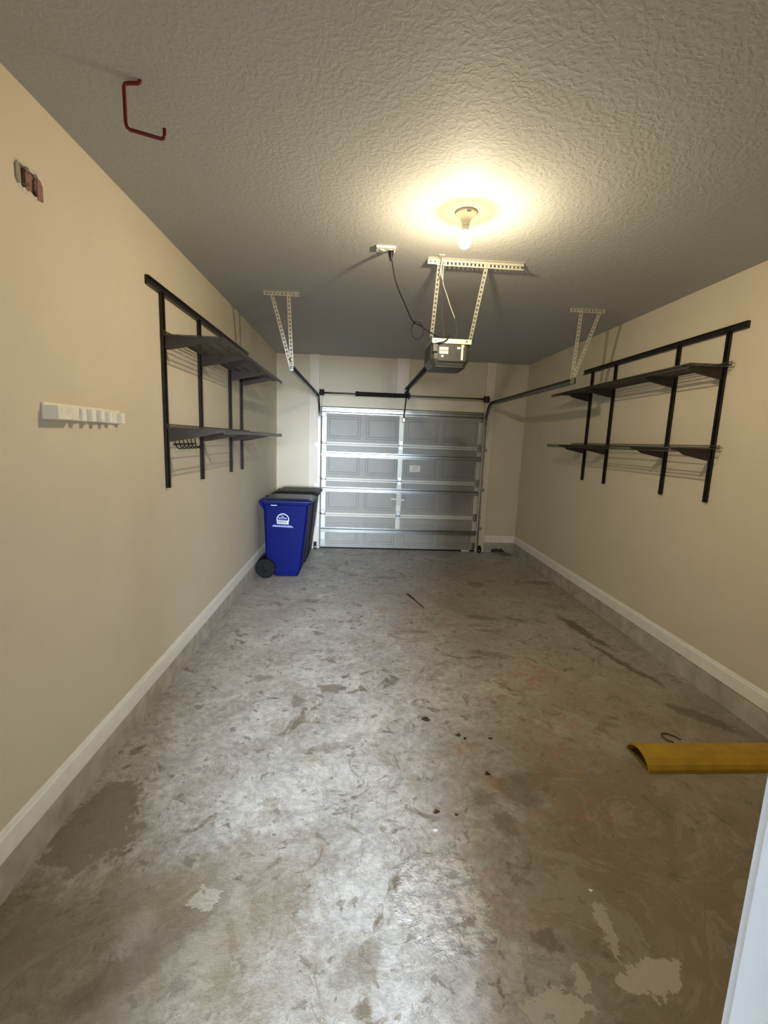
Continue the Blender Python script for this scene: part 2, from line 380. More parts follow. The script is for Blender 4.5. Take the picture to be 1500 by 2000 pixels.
def tag(o, label, cat, group=None):
    o['label'] = label; o['category'] = cat
    if group: o['group'] = group
    return o
def thing(name, loc, label, cat, group=None):
    o = bpy.data.objects.new(name, None); COL.objects.link(o); o.location = loc; o.empty_display_size = 0.05
    return tag(o, label, cat, group)
def struct(name, mb, m, parent=None, bevel=0.0):
    o = mb.build(name, m, parent, bevel)
    if parent is None: o['kind'] = 'structure'
    return o
def smooth_path(pts, n=8):
    P = [Vector(p) for p in pts]; out = []
    for i in range(len(P) - 1):
        p0, p1, p2, p3 = P[max(i - 1, 0)], P[i], P[i + 1], P[min(i + 2, len(P) - 1)]
        for k in range(n):
            t = k / n
            out.append(0.5 * ((2 * p1) + (p2 - p0) * t + (2 * p0 - 5 * p1 + 4 * p2 - p3) * t * t + (3 * p1 - p0 - 3 * p2 + p3) * t ** 3))
    out.append(P[-1]); return out

# ------------------------------------------------------------------ the setting
T = 0.12
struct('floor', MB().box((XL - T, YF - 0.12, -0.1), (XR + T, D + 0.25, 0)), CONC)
struct('ceiling', MB().box((XL - T, YF - 0.12, H), (XR + T, D + 0.35, H + 0.1)), CEIL)
# left wall with the broken-out hole (y 1.82-1.965, z 2.49-2.585)
hy0, hy1, hz0, hz1 = 1.815, 1.925, 2.500, 2.585
wl = MB()
wl.box((XL - T, YF - 0.12, 0), (XL, hy0, H)).box((XL - T, hy1, 0), (XL, D + 0.25, H))
wl.box((XL - T, hy0, 0), (XL, hy1, hz0)).box((XL - T, hy0, hz1), (XL, hy1, H))
wall_left = struct('wall_left', wl, WALL)
struct('wall_right', MB().box((XR, YF - 0.12, 0), (XR + T, D + 0.25, H)), WALL)
wb = MB().box((XL, D, 0), (DL, D + 0.12, H)).box((DR, D, 0), (XR, D + 0.12, H)).box((DL, D, DH), (DR, D + 0.12, H))
struct('wall_back', wb, WALL)
wf = MB().box((XL, YF - 0.12, 0), (JL - 0.02, YF, H)).box((JR + 0.02, YF - 0.12, 0), (XR, YF, H)).box((JL - 0.02, YF - 0.12, 2.05), (JR + 0.02, YF, H))
struct('wall_front', wf, WALL)
# hall of the house behind the doorway (lets the daylight in)
struct('floor_hall', MB().box((-1.3, -5.6, -0.02), (1.6, YF - 0.12, 0.12)), mat('hall_floor', (0.22, 0.21, 0.20), 0.8))
struct('ceiling_hall', MB().box((-1.3, -5.6, 2.8), (1.6, YF - 0.12, 2.9)), HALL)
struct('wall_hall_left', MB().box((-1.3, -5.6, 0.12), (-1.2, YF - 0.12, 2.8)), HALL)
struct('wall_hall_right', MB().box((1.5, -5.6, 0.12), (1.6, YF - 0.12, 2.8)), HALL)
struct('wall_hall_end', MB().box((-1.3, -5.7, 0.12), (1.6, -5.6, 2.8)), HALL)
struct('floor_driveway', MB().box((-4, D + 0.25, -0.12), (5, D + 8, -0.02)), DRIVE)

# boards round the garage door opening
PY = D - 0.04
struct('trim_1', MB().box((-0.742, PY, 0), (-0.598, D, H)), POST, bevel=0.003)
struct('trim_2', MB().box((0.521, PY, DH + 0.15), (0.700, D, H)), POST, bevel=0.003)
struct('trim_3', MB().box((1.845, PY, 0), (1.980, D, H)), POST, bevel=0.003)
struct('trim_4', MB().box((-0.598, PY + 0.003, DH), (1.845, D, DH + 0.155)), HEAD, bevel=0.003)

# concrete ledge under the walls and baseboards on it
def ledge(name, mb): return struct(name, mb, CURB)
ledge('trim_5', MB().box((XL, YF, 0), (XL + 0.004, D, BB)))
ledge('trim_6', MB().box((XR - 0.004, YF, 0), (XR, D, BB)))
# ledge under the garage door wall with a broken notch
ledge('trim_7', MB().prism([(1.980, 0), (2.10, 0), (2.115, 0.055), (2.20, 0.062), (2.24, 0.045), (2.255, 0.07), (2.31, 0.03), (2.34, 0), (XR, 0), (XR, BB), (1.980, BB)], 1, D - 0.02, D))
struct('trim_8', MB().box((2.09, D - 0.004, 0.0), (2.35, D - 0.001, 0.075)), CAVITY)
ledge('trim_9', MB().box((XL, D - 0.012, 0), (-0.742, D, BB)))
def base_prof(x0, sgn):
    t = 0.013
    return [(x0, BB), (x0 + sgn * t, BB), (x0 + sgn * t, BT - 0.025), (x0 + sgn * (t - 0.004), BT - 0.018), (x0 + sgn * (t - 0.006), BT - 0.006), (x0 + sgn * 0.004, BT), (x0, BT)]
struct('baseboard_left', MB().prism(base_prof(XL, 1), 1, YF, D), BASE)
struct('baseboard_right', MB().prism(base_prof(XR, -1), 1, YF, D), BASE)
bb = MB()
yp = [(D, BB), (D - 0.013, BB), (D - 0.013, BT - 0.025), (D - 0.007, BT - 0.006), (D - 0.004, BT), (D, BT)]
bb.prism(yp, 0, 1.980, XR).prism(yp, 0, XL, -0.742)
struct('baseboard_back', bb, BASE)

# white casing and jamb of the house doorway, right beside the viewpoint
dj = MB()
dj.box((JR, YF - 0.13, 0.0), (JR + 0.02, YF + 0.002, 2.05))                           # jamb face
dj.box((JL - 0.02, YF - 0.13, 0.0), (JL, YF + 0.002, 2.05))
dj.box((JL - 0.02, YF - 0.13, 2.05), (JR + 0.02, YF + 0.002, 2.07))
door2 = struct('door_2', dj, JAMB, bevel=0.002)
st = MB()
st.box((JR - 0.011, YF - 0.09, 0.0), (JR, YF - 0.05, 2.04)).box((JL, YF - 0.09, 0.0), (JL + 0.011, YF - 0.05, 2.04))
st.build('door_stop', JAMB, door2, bevel=0.002)
cs = MB()
for (a, sg) in ((JR + 0.006, 1), (JL - 0.006, -1)):
    cs.prism([(a, YF + 0.002), (a, YF + 0.012), (a + sg * 0.006, YF + 0.016), (a + sg * 0.05, YF + 0.018), (a + sg * 0.057, YF + 0.010), (a + sg * 0.057, YF + 0.002)], 2, 0, 2.11)
cs.box((JL - 0.063, YF + 0.002, 2.056), (JR + 0.063, YF + 0.018, 2.11))
cs.build('door_casing', JAMB, door2)

# broken-out hole contents in the left wall
hole = thing('wall_hole', (XL, 1.86, 2.54), 'ragged broken-out hole in the beige left wall near the ceiling, reddish wood showing inside', 'hole')
MB().box((XL - T, hy0, hz0), (XL - T + 0.004, hy1, hz1)).build('cavity', CAVITY, hole)
MB().box((XL - 0.10, hy1 - 0.050, hz0), (XL - 0.012, hy1, hz1)).build('wood_stud', WOODR, hole)
rg = MB()
random.seed(3)
ring_o = []; ring_i = []
N = 28
for k in range(N):
    a = 2 * PI * k / N; cy, cz = (hy0 + hy1) / 2, (hz0 + hz1) / 2; ry, rz = (hy1 - hy0) / 2, (hz1 - hz0) / 2
    ca, sa = math.cos(a), math.sin(a); q = 1 / max(abs(ca), abs(sa))
    ring_i.append((cy + ca * q * ry * random.uniform(0.78, 1.0), cz + sa * q * rz * random.uniform(0.78, 1.0)))
    ring_o.append((cy + ca * q * (ry + random.uniform(0.004, 0.016)), cz + sa * q * (rz + random.uniform(0.004, 0.014))))
vs = [(XL + 0.0005, y, z) for y, z in ring_o] + [(XL + 0.0035, y, z) for y, z in ring_i] + [(XL - 0.010, y, z) for y, z in ring_i]
fs = [(i, (i + 1) % N, N + (i + 1) % N, N + i) for i in range(N)] + [(N + i, N + (i + 1) % N, 2 * N + (i + 1) % N, 2 * N + i) for i in range(N)]
rg.add(vs, fs); rg.build('torn_edge', PLAST, hole)
FLAPG = mat('grey_drywall_paper', (0.30, 0.27, 0.23), 0.9)
MB().prism([(1.803, 2.520), (1.804, 2.566), (1.814, 2.580), (1.826, 2.562), (1.826, 2.512), (1.812, 2.506)], 0, XL + 0.001, XL + 0.005).build('paper_flap', FLAPG, hole)
MB().box((XL - 0.075, hy0 + 0.006, hz0 + 0.010), (XL - 0.030, hy0 + 0.060, hz1 - 0.012), 0.004).build('inner_bracket', FLAPG, hole)
MB().bar((XL - 0.020, 1.872, 2.530), (XL - 0.006, 1.882, 2.534), 0.006, 0.006).build('metal_clip', STEEL, hole)
MB().prism([(1.908, 2.496), (1.940, 2.502), (1.942, 2.556), (1.928, 2.574), (1.914, 2.566)], 0, XL + 0.0005, XL + 0.004).build('broken_lip', WOODR, hole)

# ------------------------------------------------------------------ garage door (part of the setting)
door = bpy.data.objects.new('door_1', None); COL.objects.link(door); door.location = ((DL + DR) / 2, D, 0); door['kind'] = 'structure'
DY = D + 0.012                                            # inner face of the panels
SEC = 0.5325
X0, X1 = DL + 0.004, DR - 0.004
cols_x = [(-0.478, 0.012), (0.100, 0.575), (0.690, 1.180), (1.268, 1.772)]
for s_ in range(4):
    z0 = s_ * SEC + (0.012 if s_ == 0 else 0.002); z1 = (s_ + 1) * SEC - 0.002
    mb = MB()
    pz0, pz1 = s_ * SEC + 0.075, s_ * SEC + 0.395
    xs = [X0] + [v for c in cols_x for v in c] + [X1]; zs = [z0, pz0, pz1, z1]
    vid = {}
    vs, fs = [], []
    def V(x, y, z):
        k = (round(x, 5), round(y, 5), round(z, 5))
        if k not in vid: vid[k] = len(vs); vs.append((x, y, z))
        return vid[k]
    for i in range(len(xs) - 1):
        for j in range(3):
            a, b_, c_, d_ = xs[i], xs[i + 1], zs[j], zs[j + 1]
            if j == 1 and i % 2 == 1:                     # an embossed panel
                steps = [(0, 0), (0.006, 0.007), (0.030, 0.007), (0.040, 0.001), (0.046, 0.001)]
                loops = [[V(a + e, DY + dp, c_ + e), V(b_ - e, DY + dp, c_ + e), V(b_ - e, DY + dp, d_ - e), V(a + e, DY + dp, d_ - e)] for e, dp in steps]
                for q in range(len(loops) - 1):
                    for r in range(4): fs.append((loops[q][r], loops[q][(r + 1) % 4], loops[q + 1][(r + 1) % 4], loops[q + 1][r]))
                fs.append(tuple(loops[-1]))
            else:
                fs.append((V(a, DY, c_), V(b_, DY, c_), V(b_, DY, d_), V(a, DY, d_)))
    mb.add(vs, fs)
    mb.box((X0, DY + 0.012, z0), (X1, DY + 0.045, z1))
    mb.box((X0, DY, z0), (X0 + 0.002, DY + 0.045, z1)).box((X1 - 0.002, DY, z0), (X1, DY + 0.045, z1))
    mb.box((X0, DY, z0), (X1, DY + 0.045, z0 + 0.001)).box((X0, DY, z1 - 0.001), (X1, DY + 0.045, z1))
    mb.build('door_section', DOORM, door)
XC = 0.622                                                # centre stile
for s_ in range(4):
    z0, z1 = s_ * SEC + 0.03, (s_ + 1) * SEC - 0.02
    for (a, b_) in ((X0 + 0.012, X0 + 0.078), (XC - 0.034, XC + 0.034), (X1 - 0.078, X1 - 0.012)):
        if s_ == 0 and a > 0 and a < 1: z1c = z1; z0c = 0.30
        else: z1c = z1; z0c = z0
        MB().box((a, DY - 0.004, z0c), (b_, DY - 0.0005, z1c)).build('stile', DSTILE, door, bevel=0.001)
for zj in (1, 2, 3):                                      # rolled pale rails at the section joints
    z = zj * SEC
    mb = MB()
    mb.box((X0 + 0.078, DY - 0.020, z - 0.030), (X1 - 0.078, DY - 0.001, z - 0.006), 0.004)
    mb.box((X0 + 0.078, DY - 0.014, z - 0.002), (X1 - 0.078, DY - 0.001, z + 0.024), 0.004)
    mb.build('joint_rail', DRAIL, door)
    for xh in (X0 + 0.045, XC, X1 - 0.045):
        hb = MB()
        hb.box((xh - 0.028, DY - 0.028, z - 0.055), (xh + 0.028, DY - 0.022, z - 0.002), 0.002)
        hb.box((xh - 0.028, DY - 0.028, z + 0.002), (xh + 0.028, DY - 0.022, z + 0.065), 0.002)
        hb.box((xh - 0.028, DY - 0.024, z - 0.004), (xh - 0.022, DY - 0.004, z + 0.06)).box((xh + 0.022, DY - 0.024, z - 0.004), (xh + 0.028, DY - 0.004, z + 0.06))
        hb.tube([(xh - 0.034, DY - 0.030, z), (xh + 0.034, DY - 0.030, z)], 0.007, 10)
        h_ = hb.build('hinge', STEEL, door)
        if xh != XC:
            sx = -1 if xh < 0 else 1
            rb = MB().tube([(xh + sx * 0.02, DY - 0.040, z + 0.02), (xh + sx * 0.075, DY - 0.040, z + 0.02)], 0.006, 8)
            rb.lathe([(0.004, -0.012), (0.022, -0.010), (0.022, 0.010), (0.004, 0.012)], (xh + sx * 0.07, DY - 0.040, z + 0.02), 0, 20)
            rb.build('roller', STEEL, h_)
# struts: hat-section stiffeners
def strut(zc, hgt):
    y = DY - 0.004; hh = hgt / 2; p = 0.050
    prof = [(y, zc - hh - 0.016), (y, zc - hh), (y - p, zc - hh * 0.62), (y - p, zc + hh * 0.62), (y, zc + hh), (y, zc + hh + 0.016),
            (y - 0.002, zc + hh + 0.016), (y - 0.002, zc + hh + 0.002), (y - p - 0.003, zc + hh * 0.68), (y - p - 0.003, zc - hh * 0.68), (y - 0.002, zc - hh - 0.002), (y - 0.002, zc - hh - 0.016)]
    b = MB().prism([(a, c) for a, c in prof], 0, X0 + 0.01, X1 - 0.01)
    b.build('strut', STRUT, door)
for zc, hg in ((2.075, 0.050), (1.437, 0.044), (0.914, 0.040), (0.290, 0.044)): strut(zc, hg)
# top roller brackets, bottom brackets
for sx, xe in ((-1, X0 + 0.04), (1, X1 - 0.04)):
    MB().box((xe - 0.035, DY - 0.045, 1.985), (xe + 0.035, DY - 0.005, 2.035), 0.004).build('top_bracket', STEEL, door)
    MB().box((xe - 0.03, DY - 0.02, 0.03), (xe + 0.03, DY - 0.004, 0.14), 0.003).build('bottom_bracket', STEEL, door)
# slide latch with its pull on the centre stile
lk = MB().box((XC - 0.030, DY - 0.016, 0.70), (XC + 0.040, DY - 0.006, 0.86), 0.003)
lk.bar((XC - 0.115, DY - 0.030, 0.795), (XC - 0.01, DY - 0.030, 0.790), 0.016, 0.022).bar((XC + 0.03, DY - 0.024, 0.785), (XC + 0.085, DY - 0.024, 0.778), 0.010, 0.026)
lk.box((XC - 0.012, DY - 0.034, 0.775), (XC + 0.018, DY - 0.010, 0.81), 0.003)
lk.build('lock_handle', DRAIL, door)
# warning sticker
sk = MB().box((0.772, DY - 0.004, 1.215), (0.928, DY - 0.0025, 1.312)).build('sticker', PAPER, door); sk['label'] = 'white sticker with grey print'
ik = MB()
for k, (a, b_) in enumerate(((0.80, 0.90), (0.79, 0.91), (0.81, 0.89), (0.795, 0.905))):
    ik.box((a, DY - 0.0046, 1.290 - k * 0.019), (b_, DY - 0.004, 1.297 - k * 0.019))
ik.build('print', mat('grey_ink', (0.28, 0.27, 0.25), 0.8), sk)
# black bottom seal, worn through at one spot near the right corner
sb = MB().box((X0, D + 0.004, 0.0), (1.640, D + 0.05, 0.018)).box((1.775, D + 0.004, 0.0), (X1, D + 0.05, 0.018))
sb.build('bottom_seal', RUB, door)

# ------------------------------------------------------------------ tracks, each with its ceiling hanger
def track(side):
    left = side < 0
    xt = -0.592 if left else 1.868
    lab = ('galvanised door track curving back from the left jamb beside the blue bin' if left else 'galvanised door track curving back from the right jamb towards the right wall shelves')
    t = thing('door_track', (xt, D - 0.06, 0), lab, 'door track', 'curved garage door tracks')
    yv, zh, R_ = D - 0.052, 2.245, 0.30
    path = [(yv, 0.03), (yv, zh - R_)]
    for k in range(1, 13):
        a = k / 12 * PI / 2; path.append((yv - R_ + R_ * math.cos(a), zh - R_ + R_ * math.sin(a)))
    path.append((4.02, zh))
    s_ = -1 if left else 1                                # closed back of the channel faces the side wall
    xo = xt + s_ * 0.012; xi = xt - s_ * 0.014
    prof = [(xo, -0.027), (xo, 0.027), (xi, 0.027), (xi, 0.019), (xi + s_ * 0.002, 0.019), (xi + s_ * 0.002, 0.025), (xo - s_ * 0.002, 0.025), (xo - s_ * 0.002, -0.025),
            (xi + s_ * 0.002, -0.025), (xi + s_ * 0.002, -0.019), (xi, -0.019), (xi, -0.027)]
    vb = MB().sweep(prof, path[:2]); vb.build('vertical_track', STEEL, t)
    cb = MB().sweep(prof, path[1:]); cb.build('horizontal_track', TRACKM, t)
    for zb in (0.35, 0.95, 1.55):
        b = MB().box((xo, yv - 0.02, zb), (xo + s_ * 0.003, PY - 0.001, zb + 0.05)).box((xo, PY - 0.006, zb), (xo + s_ * 0.045, PY - 0.001, zb + 0.05))
        b.build('jamb_bracket', STEEL, t)
    # hanger
    if left: ca, cb_, s1, s2, foot = -0.824, -0.531, -0.756, -0.619, (-0.588, 4.03)
    else: ca, cb_, s1, s2, foot = 1.775, 2.084, 2.036, 1.872, (1.850, 4.04)
    yh = 4.02
    hb = MB().perf((ca, yh, H - 0.002), (cb_, yh, H - 0.002), 0.032, 0.003, (0, 0, 1)).perf((ca, yh + 0.014, H - 0.017), (cb_, yh + 0.014, H - 0.017), 0.030, 0.003, (0, 1, 0))
    hb.build('ceiling_angle', ZINC, t)
    for sx in (s1, s2):
        st_ = MB().perf((sx, yh + 0.010, H - 0.02), (foot[0], foot[1], zh + (0.0 if sx == s1 else 0.03) - 0.02), 0.030, 0.003, (0, 1, 0))
        st_.build('hanger_strap', ZINC, t)
    MB().lathe([(0.0001, -0.008), (0.011, -0.008), (0.011, 0.0), (0.0001, 0.0)], (foot[0], foot[1] - 0.006, zh), 1, 12).build('bolt', STEEL, t)
    MB().box((foot[0] - 0.014, 4.018, zh - 0.027), (foot[0] + 0.014, 4.022, zh + 0.027)).build('end_plate', STEEL, t)
track(-1); track(1)

# ------------------------------------------------------------------ torsion spring assembly
SY, SZ = D - 0.10, 2.318
tor = thing('torsion_spring_shaft', (0.64, SY, SZ), 'steel shaft with a black torsion spring above the garage door', 'torsion spring')
MB().tube([(-0.60, SY, SZ - 0.004), (1.90, SY, SZ + 0.004)], 0.0127, 16).build('shaft', STEEL, tor)
sp = MB()
n_coils = 74; xs0, xs1 = -0.055, 0.690
path = []
for k in range(n_coils * 12 + 1):
    a = 2 * PI * k / 12; x = xs0 + (xs1 - xs0) * k / (n_coils * 12)
    path.append((x, SY + 0.027 * math.cos(a), SZ + 0.027 * math.sin(a)))
sp.tube(path, 0.0052, 5)
sp.lathe([(0.0128, -0.02), (0.034, -0.02), (0.034, 0.02), (0.0128, 0.02)], (xs0, SY, SZ), 0, 20)
sp.build('spring', SPRING, tor)
cbk = MB().box((0.695, SY - 0.045, SZ - 0.05), (0.705, PY - 0.002, SZ + 0.05), 0.002).box((0.64, PY - 0.006, SZ + 0.02), (0.70, PY - 0.001, SZ + 0.06))
cbk.lathe([(0.0128, -0.02), (0.030, -0.02), (0.030, 0.02), (0.0128, 0.02)], (0.70, SY, SZ), 0, 20)
cbk.build('centre_bracket', SPRING, tor)
for sx, xd in ((-1, -0.555), (1, 1.838)):
    MB().lathe([(0.0128, -0.028), (0.050, -0.028), (0.050, -0.022), (0.040, -0.020), (0.042, 0.020), (0.052, 0.022), (0.052, 0.028), (0.0128, 0.028)], (xd, SY, SZ), 0, 28).build('cable_drum', DRUM if sx > 0 else SPRING, tor)
    MB().box((xd + sx * 0.045, SY - 0.03, SZ - 0.045), (xd + sx * 0.050, PY - 0.001, SZ + 0.045)).build('end_bracket', STEEL, tor)
    MB().tube([(xd, SY + 0.03, SZ - 0.03), (xd + sx * 0.004, DY - 0.045, 1.2), (xd + sx * 0.004, DY - 0.05, 0.07)], 0.0022, 6).build('lift_cable', INK, tor)

# ------------------------------------------------------------------ safety sensors and small button
def sensor(x, lab, lx):
    s = thing('safety_sensor', (x, D - 0.09, 0.06), lab, 'sensor', 'safety sensors beside the door')
    MB().box((x - 0.020, D - 0.125, 0.02), (x + 0.020, D - 0.075, 0.085), 0.006).build('sensor_body', BLK, s)
    MB().box((x - 0.022, D - 0.075, 0.0), (x + 0.022, D - 0.045, 0.11), 0.002).build('sensor_bracket', BLK, s)
    MB().lathe([(0.0001, -0.006), (0.008, -0.005), (0.009, 0.0)], (lx, D - 0.125, 0.045), 1, 14).build('sensor_lens', PAPER, s)
sensor(-0.628, 'small black sensor at the foot of the left door track', -0.620)
sensor(1.905, 'small black sensor at the foot of the right door track', 1.893)
kn = thing('wall_button', (-0.635, PY, 0.90), 'small white button on the post above the dark bin lid', 'button')
MB().box((-0.648, PY - 0.014, 0.885), (-0.626, PY, 0.932), 0.003).build('button_body', WHITE, kn)
MB().box((-0.642, PY - 0.018, 0.90), (-0.632, PY - 0.013, 0.917), 0.001).build('button_key', PAPER, kn)

# ------------------------------------------------------------------ garage door opener
OX0, OX1, OY0, OY1, OZ0, OZ1 = 0.510, 0.806, 3.50, 3.86, 2.240, 2.405
op = thing('garage_door_opener', ((OX0 + OX1) / 2, (OY0 + OY1) / 2, OZ0), 'dark grey motor box hanging from the ceiling with labels on its back', 'garage door opener')
hb = MB()
ch = 0.035
# body: chamfered box
def oct_(x0, x1, y0, y1, c): return [(x0 + c, y0), (x1 - c, y0), (x1, y0 + c), (x1, y1 - c), (x1 - c, y1), (x0 + c, y1), (x0, y1 - c), (x0, y0 + c)]
o8 = oct_(OX0, OX1, OY0, OY1, 0.028)
lo8 = oct_(OX0 + 0.022, OX1 - 0.022, OY0 + 0.020, OY1 - 0.03, 0.028)
vs = [(x, y, OZ1) for x, y in o8] + [(x, y, OZ0 + 0.045) for x, y in o8] + [(x, y, OZ0) for x, y in lo8]
fs = [tuple(range(8)), tuple(range(16, 24))[::-1]] + [(i, (i + 1) % 8, 8 + (i + 1) % 8, 8 + i) for i in range(8)] + [(8 + i, 8 + (i + 1) % 8, 16 + (i + 1) % 8, 16 + i) for i in range(8)]
hb.add(vs, fs); housing = hb.build('housing', HOUS, op, bevel=0.004)
MB().box((OX0 + 0.055, OY0 - 0.006, OZ0 + 0.028), (OX1 - 0.03, OY0 + 0.001, OZ1 - 0.012), 0.002).build('back_panel', HDARK, housing)
l1 = MB().box((OX0 + 0.064, OY0 - 0.008, OZ0 + 0.080), (OX0 + 0.130, OY0 - 0.006, OZ0 + 0.128)).build('warning_label', PAPER, housing); l1['label'] = 'white label with an orange band'
MB().box((OX0 + 0.066, OY0 - 0.0086, OZ0 + 0.101), (OX0 + 0.128, OY0 - 0.008, OZ0 + 0.108)).build('label_band', ORNG, l1)
MB().box((OX0 + 0.080, OY0 - 0.008, OZ0 + 0.056), (OX0 + 0.096, OY0 - 0.006, OZ0 + 0.070)).build('small_label', PAPER, housing)
MB().box((OX0 + 0.196, OY0 - 0.008, OZ0 + 0.118), (OX0 + 0.220, OY0 - 0.006, OZ0 + 0.132)).build('small_label', PAPER, housing)
l2 = MB().box((OX0 + 0.228, OY0 - 0.0085, OZ0 + 0.040), (OX0 + 0.242, OY0 - 0.0065, OZ0 + 0.150)).build('strip_label', PAPER, housing)
MB().box((OX0 + 0.230, OY0 - 0.009, OZ0 + 0.130), (OX0 + 0.248, OY0 - 0.0085, OZ0 + 0.150)).build('label_print', PINK, l2)
gr = MB()
for k in range(9):                                       # ring of vent slots
    a = PI + 0.25 + k * (PI - 0.5) / 8
    if 3 < k < 5: continue
    ca, sa = math.cos(a), math.sin(a); c0 = (OX0 + 0.170, OZ0 + 0.115)
    gr.bar((c0[0] + 0.042 * ca, OY0 - 0.0075, c0[1] + 0.046 * sa), (c0[0] + 0.034 * ca, OY0 - 0.0075, c0[1] + 0.036 * sa), 0.011, 0.002, (0, 1, 0))
gr.build('vent_slots', INK, housing)
chs = MB().box((OX0 + 0.006, OY0 - 0.012, OZ1), (OX1 + 0.004, OY0 + 0.30, OZ1 + 0.022), 0.002)
chs.box((OX0 + 0.006, OY0 - 0.014, OZ1 - 0.012), (OX1 + 0.004, OY0 - 0.009, OZ1 + 0.022), 0.001)
chassis = chs.build('chassis', mat('bare_metal_chassis', (0.66, 0.62, 0.48), 0.4, 0.3), op)
for a in (0.025, 0.255):
    MB().box((OX0 + a, OY0 - 0.0152, OZ1 + 0.002), (OX0 + a + 0.016, OY0 - 0.0140, OZ1 + 0.010)).build('slot', INK, chassis)
MB().box((OX0 + 0.012, OY0 - 0.020, OZ1 - 0.075), (OX0 + 0.050, OY0 + 0.002, OZ1 - 0.012), 0.004).build('terminal_cover', HOUS, op)
MB().prism([(x, y) for x, y in lo8], 2, OZ0 - 0.010, OZ0 - 0.0005).build('light_lens', LENS, op)
rl = MB().box((0.640, OY1 - 0.06, OZ1 + 0.000), (0.680, D - 0.09, OZ1 + 0.022)).box((0.655, OY1 - 0.05, OZ1 - 0.020), (0.665, D - 0.09, OZ1))
rail = rl.build('rail', BLK, op)
MB().tube([(0.690, OY1 - 0.05, OZ1 - 0.002), (0.690, D - 0.12, OZ1 - 0.002)], 0.004, 6).tube([(0.628, OY1 - 0.05, OZ1 - 0.002), (0.628, D - 0.12, OZ1 - 0.002)], 0.004, 6).build('chain', BLK, rail)
MB().box((0.635, D - 0.10, OZ1 - 0.03), (0.685, PY - 0.001, OZ1 + 0.03), 0.003).build('header_bracket', STEEL, op)
trl = MB().box((0.640, D - 0.34, OZ1 - 0.045), (0.680, D - 0.22, OZ1 - 0.004), 0.004)
trl.build('trolley', BLK, op)
arm = MB().tube(smooth_path([(0.660, D - 0.28, OZ1 - 0.035), (0.655, D - 0.19, OZ1 - 0.13), (0.648, D - 0.10, OZ1 - 0.30), (0.642, D - 0.075, 2.000)], 6), 0.009, 8)
arm.build('arm', BLK, op)
MB().box((0.622, D - 0.090, 1.945), (0.662, DY - 0.005, 2.005), 0.004).build('door_bracket', STEEL, op)
# power cord with a loop
cordp = [(0.163, 3.045, H - 0.055), (0.174, 3.06, 2.775), (0.205, 3.10, 2.672), (0.275, 3.18, 2.565), (0.322, 3.26, 2.510), (0.352, 3.34, 2.498)]
c0 = (0.392, 3.40, 2.455); R1 = 0.052
for k in range(0, 13):
    a = math.radians(120 + k * 30 * 1.0)
    cordp.append((c0[0] + R1 * 0.86 * math.cos(a), c0[1] - 0.01 + 0.002 * k, c0[2] + R1 * 1.15 * math.sin(a)))
cordp += [(0.420, 3.45, 2.498), (0.455, 3.46, 2.478), (0.515, 3.475, 2.450), (0.575, 3.485, 2.432), (0.620, 3.48, 2.440), (0.640, 3.475, 2.448)]
crd = MB().tube(smooth_path(cordp, 5), 0.0042, 8).tube(smooth_path([(0.640, 3.475, 2.448), (0.628, 3.470, 2.425), (0.600, 3.470, 2.402), (0.560, 3.475, 2.392), (0.535, 3.480, 2.385)], 5), 0.0045, 8)
cord = crd.build('power_cord', BLK, op)
MB().lathe([(0.0045, -0.075), (0.009, -0.060), (0.013, -0.045), (0.017, -0.030), (0.017, -0.008), (0.0001, -0.008)], (0.163, 3.045, H), 2, 16).build('plug', BLK, cord)
lw = MB().tube(smooth_path([(0.600, 3.482, OZ1 + 0.02), (0.585, 3.46, 2.50), (0.562, 3.41, 2.58), (0.555, 3.36, 2.66), (0.53, 3.24, 2.76), (0.52, 3.18, H - 0.03)], 6), 0.0016, 6)
lw.tube(smooth_path([(0.690, 3.482, OZ1 + 0.02), (0.69, 3.47, 2.50), (0.665, 3.44, 2.56)], 6), 0.0016, 6).build('signal_wire', WIREB, op)
ww = MB().tube(smooth_path([(0.665, 3.44, 2.56), (0.62, 3.38, 2.615), (0.575, 3.31, 2.675), (0.530, 3.22, 2.72), (0.515, 3.16, 2.78), (0.512, 3.12, H - 0.03)], 6), 0.003, 6)
ww.tube(smooth_path([(0.500, 3.12, H - 0.01), (0.500, 3.14, 2.76), (0.523, 3.20, 2.73)], 5), 0.003, 6)
ww.build('white_wire', WIREW, op)

hg = thing('opener_hanger', (0.72, 3.15, H), 'perforated angle bar on the ceiling with two straps down to the motor box', 'bracket')
ba = MB()
xa, xb = 0.412, 1.050
ba.box((xa, 3.135, H - 0.003), (xb, 3.165, H - 0.0005))
# toothed lower flange
ba.box((xa + 0.06, 3.160, H - 0.016), (xb, 3.163, H - 0.001))
k = xa + 0.06
while k < xb - 0.012:
    ba.box((k, 3.160, H - 0.034), (k + 0.014, 3.163, H - 0.014)); k += 0.026
ba.box((xa, 3.160, H - 0.034), (xa + 0.062, 3.163, H - 0.001))
ba.box((xa + 0.06, 3.160, H - 0.040), (xb, 3.163, H - 0.033))
ba.build('ceiling_bar', ZINC, hg)
for k, (xt_, xbm) in enumerate(((0.490, 0.515), (0.802, 0.808))):
    s_ = MB().perf((xt_, 3.158, H - 0.015), (xbm, 3.53, OZ1 + 0.03), 0.026, 0.003, (0, 1, 0.6)).perf((xt_ + 0.012, 3.165, H - 0.015), (xbm + 0.012, 3.54, OZ1 + 0.03), 0.018, 0.003, (1, 0, 0))
    s_.build('strap', ZINC, hg)
MB().prism([(0.472, 3.085), (0.512, 3.088), (0.50, 3.16), (0.486, 3.16)], 2, H - 0.006, H - 0.001).build('tab', ZINC, hg)
